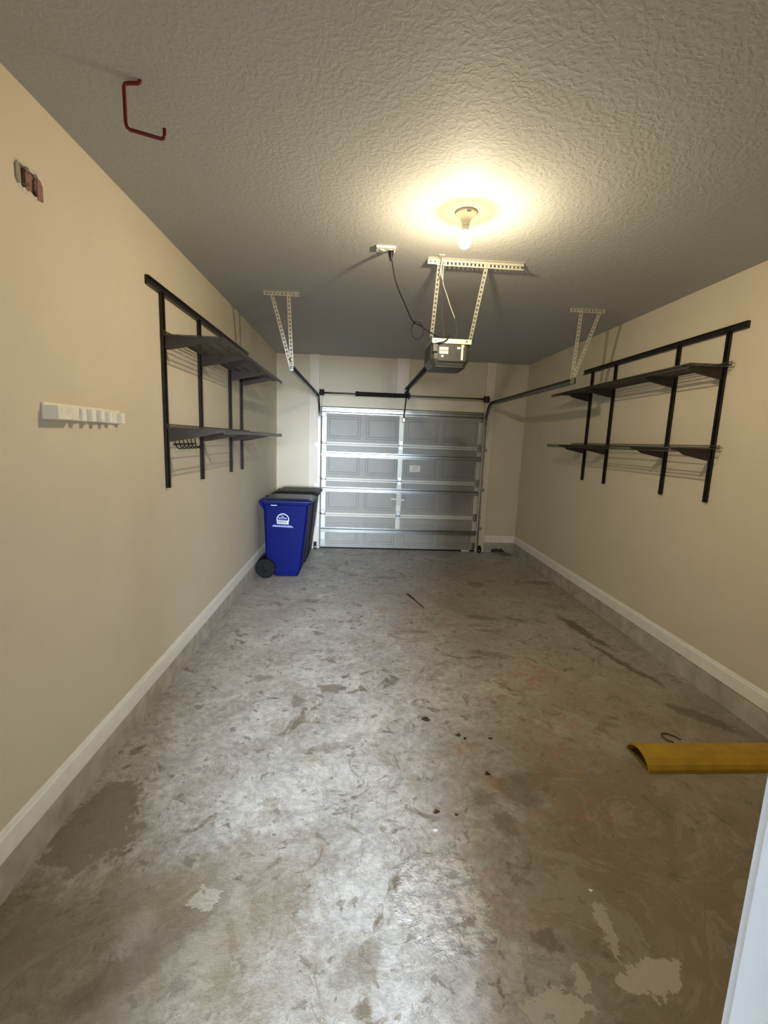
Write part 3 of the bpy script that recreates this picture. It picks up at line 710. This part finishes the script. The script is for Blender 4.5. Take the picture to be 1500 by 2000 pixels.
for bx in (0.43, 0.46): MB().lathe([(0.0001, -0.003), (0.005, -0.003), (0.005, 0.001)], (bx, 3.159, H - 0.018), 1, 10).build('bolt', INK, hg)

# ceiling outlet
ol = thing('ceiling_outlet', (0.130, 3.05, H), 'white electrical outlet plate on the ceiling with a black plug in it', 'outlet')
MB().box((0.070, 3.005, H - 0.014), (0.190, 3.075, H), 0.003).build('cover_plate', WHITE, ol)
for ox in (0.105, 0.160): MB().lathe([(0.0001, -0.0165), (0.016, -0.0165), (0.017, -0.013)], (ox, 3.042, H), 2, 18).build('socket_face', WHITE, ol)

# ------------------------------------------------------------------ bare bulb on the ceiling
BX, BY = 0.520, 2.544
lf = thing('ceiling_light', (BX, BY, H), 'bare glowing bulb in a white porcelain lampholder on the ceiling', 'light fixture')
MB().lathe([(0.0001, 0), (0.057, 0), (0.058, -0.006), (0.054, -0.012), (0.047, -0.017), (0.035, -0.026), (0.026, -0.038), (0.021, -0.048), (0.020, -0.062), (0.0180, -0.064), (0.0001, -0.064)], (BX, BY, H), 2, 40).build('lampholder', PORC, lf)
MB().lathe([(0.0001, -0.064), (0.0165, -0.064), (0.0165, -0.076), (0.018, -0.080), (0.019, -0.094), (0.0001, -0.094)], (BX, BY, H), 2, 28).build('bulb_neck', WHITE, lf)
pr = [(0.0185, -0.094)]
for k in range(1, 17):
    a = k / 16 * PI; pr.append((max(0.0001, (0.0315 * math.sin(a * 0.5 + 0.35 * math.sin(a)) if k < 9 else 0.0315 * math.sin(a) ** 0.62)), -0.094 - 0.086 * (1 - math.cos(a)) / 2))
pr = [(0.0185, -0.094), (0.021, -0.100), (0.026, -0.108), (0.030, -0.118), (0.0315, -0.130), (0.0318, -0.142), (0.0295, -0.155), (0.0240, -0.165), (0.016, -0.172), (0.007, -0.175), (0.0001, -0.1755)]
MB().lathe(pr, (BX, BY, H), 2, 28).build('bulb', BULB, lf)
_b = bpy.data.objects['bulb'].data; _b.materials.append(BULB_DIM)
for p_ in _b.polygons:
    if p_.center.z > -0.148: p_.material_index = 1
bl_d = bpy.data.lights.new('bulb_lamp', 'POINT'); bl_d.energy = BULB_POWER; bl_d.color = (1.0, 0.82, 0.54); bl_d.shadow_soft_size = 0.020
bl = bpy.data.objects.new('bulb_lamp', bl_d); COL.objects.link(bl); bl.parent = lf; bl.location = (0, 0, -0.153)
MB().box((BX - 0.008, BY - 0.052, H - 0.020), (BX + 0.014, BY - 0.038, H - 0.015)).build('rating_mark', mat('grey_mark', (0.45, 0.42, 0.33), 0.6), lf)

# ------------------------------------------------------------------ red ceiling hook
rh = thing('utility_hook', (-0.81, 1.81, H), 'red vinyl-coated square hook screwed into the ceiling', 'hook')
hk = [(-0.782, 1.806, H + 0.002), (-0.784, 1.806, H - 0.006), (-0.792, 1.807, H - 0.009), (-0.820, 1.808, H - 0.010), (-0.834, 1.808, H - 0.013), (-0.838, 1.808, H - 0.024), (-0.839, 1.812, H - 0.130), (-0.836, 1.814, H - 0.142), (-0.828, 1.816, H - 0.148), (-0.732, 1.836, H - 0.158), (-0.723, 1.838, H - 0.155), (-0.719, 1.838, H - 0.146), (-0.719, 1.838, H - 0.124)]
MB().tube(hk, 0.0062, 12).build('hook_rod', REDV, rh)

# ------------------------------------------------------------------ shelving on the side walls
def shelving(side, ups, rail_y, rail_z, y0, y1, depth, lab):
    xw = XL if side < 0 else XR; s = 1 if side < 0 else -1
    t = thing('wall_shelving', (xw, (y0 + y1) / 2, 1.32), lab, 'shelf', 'wall-hung wire shelving')
    X = lambda d: xw + s * d
    rm = MB().box((X(0.001), rail_y[0], rail_z[0]), (X(0.010), rail_y[1], rail_z[1]))
    rm.box((X(0.010), rail_y[0], rail_z[1] - 0.006), (X(0.022), rail_y[1], rail_z[1])).box((X(0.010), rail_y[0], rail_z[0]), (X(0.022), rail_y[1], rail_z[0] + 0.006))
    rm.build('hang_rail', BRONZE, t, bevel=0.001)
    for y in ups:
        u = MB().box((X(0.001), y - 0.0125, 1.318), (X(0.006), y + 0.0125, rail_z[0] + 0.012))
        u.box((X(0.006), y - 0.0125, 1.318), (X(0.026), y - 0.0085, rail_z[0] + 0.012)).box((X(0.006), y + 0.0085, 1.318), (X(0.026), y + 0.0125, rail_z[0] + 0.012))
        u.box((X(0.022), y - 0.0125, 1.318), (X(0.026), y - 0.003, rail_z[0] + 0.012)).box((X(0.022), y + 0.003, 1.318), (X(0.026), y + 0.0125, rail_z[0] + 0.012))
        u.build('upright', BRONZE, t)
    for zt in (2.243, 1.690):
        for y in ups:
            pts = [(X(0.020), zt), (X(0.020), zt - 0.080), (X(0.045), zt - 0.080), (X(0.12), zt - 0.066), (X(0.22), zt - 0.045), (X(depth * 0.80), zt - 0.024), (X(depth - 0.005), zt - 0.012), (X(depth - 0.005), zt)]
            MB().prism(pts, 1, y - 0.0065, y + 0.0065).build('bracket', BRACK, t)
        sh = MB()
        ze = zt + 0.004
        k = y0
        while k <= y1 + 1e-6:
            sh.box((X(0.026), k - 0.0009, ze), (X(depth), k + 0.0009, ze + 0.0018))
            sh.box((X(depth - 0.0026), k - 0.0009, ze - 0.026), (X(depth), k + 0.0009, ze))
            sh.box((X(0.026), k - 0.0009, ze), (X(0.0286), k + 0.0009, ze + 0.022))
            k += 0.0127
        for d in (0.028, 0.105, 0.19, 0.28, depth - 0.002):
            if d < depth: sh.tube([(X(d), y0, ze - 0.002), (X(d), y1, ze - 0.002)], 0.0036, 6)
        sh.tube([(X(depth), y0, ze - 0.026), (X(depth), y1, ze - 0.026)], 0.0036, 6)
        sh.tube([(X(0.028), y0, ze + 0.022), (X(0.028), y1, ze + 0.022)], 0.003, 6)
        sh.build('wire_shelf', WIRE, t)
    return t
shelving(-1, (2.950, 3.590, 4.385, 4.790), (2.763, 5.12), (2.480, 2.528), 2.925, 5.06, 0.375, 'dark bronze wire shelving on the left wall above the blue bin, two shelves')
shelving(1, (3.075, 3.560, 4.440, 4.885), (2.930, 5.095), (2.466, 2.512), 3.000, 5.19, 0.315, 'dark bronze wire shelving on the right wall, two shelves hung from a black rail')

# small rack of black hooks under the lower left shelf
hr = thing('hook_rack', (XL, 3.25, 1.60), 'small black wire rack of hooks under the lower shelf of the left wall', 'hook rack')
MB().tube([(XL + 0.012, 3.06, 1.592), (XL + 0.012, 3.46, 1.592)], 0.0045, 8).build('rack_bar', BLK, hr)
for k in range(6):
    y = 3.075 + k * 0.074
    MB().tube(smooth_path([(XL + 0.010, y, 1.625), (XL + 0.016, y, 1.600), (XL + 0.020, y + 0.008, 1.575), (XL + 0.036, y + 0.020, 1.562), (XL + 0.052, y + 0.030, 1.568), (XL + 0.058, y + 0.034, 1.582)], 4), 0.0036, 7).build('hook', BLK, hr)

# ------------------------------------------------------------------ white notched tool holder
th = thing('tool_holder', (XL, 2.12, 1.725), 'white notched wooden tool holder on the left wall, nearest the front', 'tool holder')
y0_, y1_ = 1.845, 2.400; d0, d1 = 0.014, 0.062
prof = [(XL, y0_), (XL + d1, y0_)]
edges = [1.975]; yy = 1.975
prof += [(XL + d1 - 0.004, 1.985)]
ys_ = [(2.000, 2.045), (2.072, 2.117), (2.144, 2.187), (2.212, 2.250)]
prev = 1.995
for (a, b_) in ys_:
    m_ = (prev + a) / 2
    prof += [(XL + d1 - 0.012, prev - 0.004), (XL + 0.026, prev + 0.001), (XL + 0.020, a + 0.002), (XL + 0.028, a + 0.012), (XL + d1 - 0.010, a + 0.018), (XL + d1 - 0.004, b_ - 0.006)]
    prev = b_ + 0.002
prof += [(XL + d1 - 0.010, prev), (XL + 0.024, prev + 0.003), (XL + 0.018, prev + 0.022), (XL + 0.040, prev + 0.030), (XL + 0.045, prev + 0.055), (XL + d0, prev + 0.060), (XL + d0, 2.365), (XL + 0.036, 2.372), (XL + 0.040, 2.395), (XL + 0.034, y1_), (XL, y1_)]
hold = MB().prism(prof, 2, 1.700, 1.752).build('notched_bar', RACK, th, bevel=0.003)
MB().box((XL + 0.0005, y0_ - 0.003, 1.698), (XL + 0.012, y1_ + 0.002, 1.764), 0.002).build('back_strip', RACK, th)
MB().box((XL + 0.016, 2.347, 1.712), (XL + 0.020, 2.353, 1.742)).build('slot', INK, th)

# ------------------------------------------------------------------ wheeled bins
def cart(name, x0, x1, y0, y1, h, m_body, m_lid, lab, tilt_lid=0.03):
    """back (wheels, handle) towards x0, front towards x1"""
    t = thing(name, ((x0 + x1) / 2, (y0 + y1) / 2, 0), lab, 'trash bin')
    rings = []
    xb = x0; W = x1 - x0
    def ring(z, xa, xc, ins, c=0.035):
        a, b_, cc, d = xa, xc, y0 + ins, y1 - ins
        pts = []
        for (px, py, sa) in ((b_ - c, cc + c, -90), (b_ - c, d - c, 0), (a + c, d - c, 90), (a + c, cc + c, 180)):
            for q in range(5):
                an = math.radians(sa + q * 22.5); pts.append((px + c * math.cos(an), py + c * math.sin(an), z))
        return pts
    Z = [(0.012, xb + 0.16, x1 - 0.155, 0.055), (0.055, xb + 0.13, x1 - 0.150, 0.052), (0.075, xb + 0.09, x1 - 0.128, 0.050), (0.115, xb + 0.065, x1 - 0.120, 0.048), (0.21, xb + 0.055, x1 - 0.108, 0.044),
         (0.24, xb + 0.050, x1 - 0.108, 0.042), (h * 0.55, xb + 0.045, x1 - 0.072, 0.030), (h * 0.86, xb + 0.035, x1 - 0.040, 0.016), (h * 0.93, xb + 0.030, x1 - 0.034, 0.012)]
    vs = []; fs = []
    for z, a, b_, i_ in Z: vs += ring(z, a, b_, i_)
    # rim
    vs += ring(h * 0.935, xb + 0.018, x1 - 0.012, 0.0); vs += ring(h * 0.965, xb + 0.016, x1 - 0.010, -0.002); n_ = 20; R_ = len(Z) + 2
    for r in range(R_ - 1):
        for q in range(n_): fs.append((r * n_ + q, r * n_ + (q + 1) % n_, (r + 1) * n_ + (q + 1) % n_, (r + 1) * n_ + q))
    fs.append(tuple(range(n_))[::-1]); fs.append(tuple((R_ - 1) * n_ + q for q in range(n_)))
    body = MB().add(vs, fs).build('bin_body', m_body, t, bevel=0.004)
    # shallow embossed field on the side facing the room
    # lid: low dome, raised ridge, overhanging front lip
    lv = []; lf_ = []
    zl = h * 0.965
    L = [(0.0, -0.006, -0.010), (0.012, -0.010, -0.012), (0.026, 0.012, 0.014), (0.040, 0.045, 0.050), (0.044, 0.10, 0.10)]
    for dz, e, ey in L: lv += ring(zl + dz, xb + 0.012 + e + 0.01, x1 + 0.010 - e, ey, 0.035 if e < 0.05 else 0.03)
    for r in range(len(L) - 1):
        for q in range(n_): lf_.append((r * n_ + q, r * n_ + (q + 1) % n_, (r + 1) * n_ + (q + 1) % n_, (r + 1) * n_ + q))
    lf_.append(tuple(range(n_))[::-1]); lf_.append(tuple((len(L) - 1) * n_ + q for q in range(n_)))
    lid = MB().add(lv, lf_).build('lid', m_lid, t, bevel=0.003)
    # handle: bar across the back with two ears
    hd = MB().tube([(xb - 0.012, y0 + 0.045, zl - 0.004), (xb - 0.012, y1 - 0.045, zl - 0.004)], 0.013, 12)
    for yy in (y0 + 0.05, y1 - 0.05):
        hd.prism([(xb - 0.024, zl - 0.018), (xb - 0.020, zl + 0.012), (xb + 0.06, zl + 0.010), (xb + 0.06, zl - 0.10), (xb + 0.035, zl - 0.10)], 1, yy - 0.008, yy + 0.008)
    hd.build('handle', m_body, t)
    for yy, sg in ((y0 + 0.010, -1), (y1 - 0.010, 1)):
        wm = MB().lathe([(0.0001, -0.024), (0.040, -0.024), (0.060, -0.018), (0.088, -0.020), (0.108, -0.024), (0.116, -0.016), (0.118, 0.0), (0.116, 0.016), (0.108, 0.024), (0.088, 0.020), (0.0001, 0.020)], (xb + 0.060, yy, 0.118), 1, 40)
        wh = wm.build('wheel', RUB, t)
        MB().lathe([(0.0001, -0.030 * 1), (0.020, -0.028), (0.024, -0.020)] if sg < 0 else [(0.024, 0.018), (0.020, 0.026), (0.0001, 0.028)], (xb + 0.060, yy, 0.118), 1, 20).build('hub_cap', BLK, wh)
    MB().tube([(xb + 0.060, y0 + 0.02, 0.118), (xb + 0.060, y1 - 0.02, 0.118)], 0.010, 10).build('axle', STEEL, t)
    return t, body
blue, bbody = cart('recycling_bin', -1.130, -0.540, 5.28, 5.84, 0.945, BLUE, BLUEL, 'blue wheeled recycling bin with a white emblem, standing by the left wall')
black, _b = cart('trash_bin', -1.100, -0.520, 5.90, 6.50, 0.965, CHAR, CHAR, 'charcoal wheeled bin standing behind the blue one')
# emblem on the blue bin's side (follows the slightly tapering face)
def side_y(z): return 5.28 + 0.016 + (0.030 - 0.016) * (0.945 * 0.86 - z) / (0.945 * 0.31) - 0.003
em = MB()
cx, cz, Rm = -0.868, 0.708, 0.073
ring_pts = []
def quad(p, mbx):
    mbx.add([(x, side_y(z) - e, z) for (x, z, e) in p], [tuple(range(len(p)))])
N = 30
for k in range(N):                                        # arc outline of the dome
    a0, a1 = math.radians(-30 + 240 * k / N), math.radians(-30 + 240 * (k + 1) / N)
    quad([(cx + (Rm) * math.cos(a0), cz + Rm * math.sin(a0), 0), (cx + Rm * math.cos(a1), cz + Rm * math.sin(a1), 0), (cx + (Rm - 0.010) * math.cos(a1), cz + (Rm - 0.010) * math.sin(a1), 0), (cx + (Rm - 0.010) * math.cos(a0), cz + (Rm - 0.010) * math.sin(a0), 0)], em)
quad([(cx - 0.066, cz - 0.004, 0), (cx + 0.066, cz - 0.010, 0), (cx + 0.068, cz - 0.058, 0), (cx - 0.070, cz - 0.052, 0)], em)
emb = em.build('emblem', WHITEP, bbody); emb['label'] = 'white domed emblem with lettering'
em2 = MB()
quad([(cx - 0.110, cz - 0.066, 0), (cx + 0.100, cz - 0.072, 0), (cx + 0.125, cz - 0.096, 0), (cx - 0.128, cz - 0.088, 0)], em2)
for (a, b_, zt, zb) in ((-0.050, -0.020, 0.030, 0.006), (-0.016, 0.010, 0.042, 0.010), (0.014, 0.046, 0.026, 0.006), (-0.03, 0.035, 0.052, 0.046)):
    quad([(cx + a, cz + zt, 0), (cx + b_, cz + zt - 0.004, 0), (cx + b_, cz + zb, 0), (cx + a, cz + zb, 0)], em2)
em2.build('emblem_shapes', PALEB, emb)
em3 = MB()
for row, (zz, hh) in enumerate(((-0.020, 0.012), (-0.040, 0.010))):
    x = -0.056
    for wdt in (0.012, 0.008, 0.014, 0.010, 0.012, 0.008, 0.012):
        quad([(cx + x, cz + zz + hh / 2, 0.001), (cx + x + wdt, cz + zz + hh / 2, 0.001), (cx + x + wdt - 0.002, cz + zz - hh / 2, 0.001), (cx + x + 0.001, cz + zz - hh / 2, 0.001)], em3); x += wdt + 0.004
em3.build('emblem_lettering', BLUE, emb)
# small molded recess mark at the top of the blue side
MB().box((-1.005, side_y(0.86) - 0.004, 0.872), (-0.935, side_y(0.86) + 0.004, 0.880)).build('serial_plate', WHITEP, bbody)

# ------------------------------------------------------------------ yellow half-round cover on the floor
yc = thing('yellow_cover', (1.95, 2.16, 0), 'worn yellow half-round metal cover lying on the floor against the right wall', 'bollard cover')
outer = [(2.052, 0.0), (2.052, 0.020), (2.064, 0.040), (2.090, 0.058), (2.125, 0.070), (2.160, 0.073), (2.195, 0.068), (2.225, 0.052), (2.246, 0.028), (2.254, 0.0)]
inner = [(y * 1.0 + (0.006 if y < 2.16 else -0.006) * (1 if abs(y - 2.16) > 0.03 else 0), max(0, z - 0.006 if z > 0.03 else z)) for y, z in outer]
n_ = len(outer); vs = []
for x in (1.556, XR - 0.018):
    vs += [(x, y, z) for y, z in outer] + [(x, y, z) for y, z in inner]
fs = []
for i in range(n_ - 1):
    fs += [(i, i + 1, 2 * n_ + i + 1, 2 * n_ + i), (n_ + i, 3 * n_ + i, 3 * n_ + i + 1, n_ + i + 1), (i, n_ + i, n_ + i + 1, i + 1), (2 * n_ + i, 2 * n_ + i + 1, 3 * n_ + i + 1, 3 * n_ + i)]
fs += [(0, 2 * n_, 3 * n_, n_), (n_ - 1, 2 * n_ - 1, 4 * n_ - 1, 3 * n_ - 1)]
MB().add(vs, fs).build('shell', YEL, yc)
MB().prism([(2.060, 0.001), (2.246, 0.001), (2.246, 0.004), (2.060, 0.004)], 0, 1.560, XR - 0.03).build('base_plate', YELIN, yc)
fh = MB().tube(smooth_path([(1.862, 2.292, 0.006), (1.845, 2.300, 0.010), (1.826, 2.330, 0.012), (1.835, 2.362, 0.010), (1.868, 2.372, 0.008), (1.905, 2.350, 0.006), (1.925, 2.318, 0.005)], 5), 0.0045, 8)
tag(fh.build('wire_hook', mat('rusty_wire', (0.12, 0.085, 0.045), 0.6, 0.4), None), 'small bent rusty wire hook lying behind the yellow cover', 'wire')
fs_ = MB().tube(smooth_path([(1.905, 2.300, 0.004), (1.97, 2.286, 0.005), (2.06, 2.275, 0.004)], 5), [0.003] * 11, 6)
tag(fs_.build('pale_sliver', mat('pale_sliver', (0.50, 0.45, 0.33), 0.8), None), 'thin pale sliver along the back edge of the yellow cover', 'debris')

# ------------------------------------------------------------------ crumbs and leaf bits on the floor
def leaf(x, y, sz, rot, lab, m=DEBR, name='leaf_fragment', cat='debris', group='bits of debris on the floor'):
    random.seed(int(x * 1000) + int(y * 77))
    n_ = 9; top = []; ct = (x, y)
    for k in range(n_):
        a = 2 * PI * k / n_ + rot; r = sz * random.uniform(0.35, 1.0)
        top.append((x + r * math.cos(a), y + r * 0.8 * math.sin(a), 0.001 + random.uniform(0.001, 0.30 * sz)))
    vs = top + [(px, py, 0.0005) for px, py, _ in top] + [(x, y, 0.25 * sz)]
    fs = [(i, (i + 1) % n_, n_ + (i + 1) % n_, n_ + i) for i in range(n_)] + [((i + 1) % n_, i, 2 * n_) for i in range(n_)] + [tuple(range(n_, 2 * n_))[::-1]]
    tag(MB().add(vs, fs).build(name, m), lab, cat, group)
leaf(0.452, 2.511, 0.032, 0.3, 'largest dark leaf bit, near the middle of the concrete floor')
leaf(0.622, 2.365, 0.020, 1.0, 'brown leaf bit just right of the largest dark one on the floor')
leaf(0.650, 2.335, 0.016, 2.0, 'tiny crumb touching the brown leaf bit on the floor')
leaf(0.799, 2.333, 0.015, 0.6, 'round dark crumb right of the brown leaf bit, towards the yellow cover')
leaf(0.705, 2.055, 0.022, 1.4, 'dark crumpled leaf bit on the floor left of the yellow cover end')
leaf(0.401, 1.818, 0.020, 0.2, 'dark forked leaf bit beside the white chip')
leaf(0.49, 1.80, 0.010, 0.9, 'tiny dark speck right of the forked leaf bit')
leaf(0.533, 3.99, 0.016, 0.5, 'small black crumb in the rusty area of the floor')
leaf(0.378, 1.720, 0.012, 0.5, 'small white chip lying on the grey concrete', PEB, 'paint_chip')
leaf(0.93, 1.44, 0.010, 0.5, 'tiny white chip on the brown stained floor', PEB, 'paint_chip')
tw = MB().tube(smooth_path([(0.575, 4.78, 0.006), (0.60, 4.70, 0.010), (0.63, 4.62, 0.006)], 4), [0.010] * 9, 6).tube(smooth_path([(0.60, 4.70, 0.008), (0.65, 4.55, 0.006), (0.70, 4.38, 0.004)], 4), [0.005] * 9, 6)
tag(tw.build('twig', DEBR), 'small dark twig lying across the far floor before the garage door', 'twig')
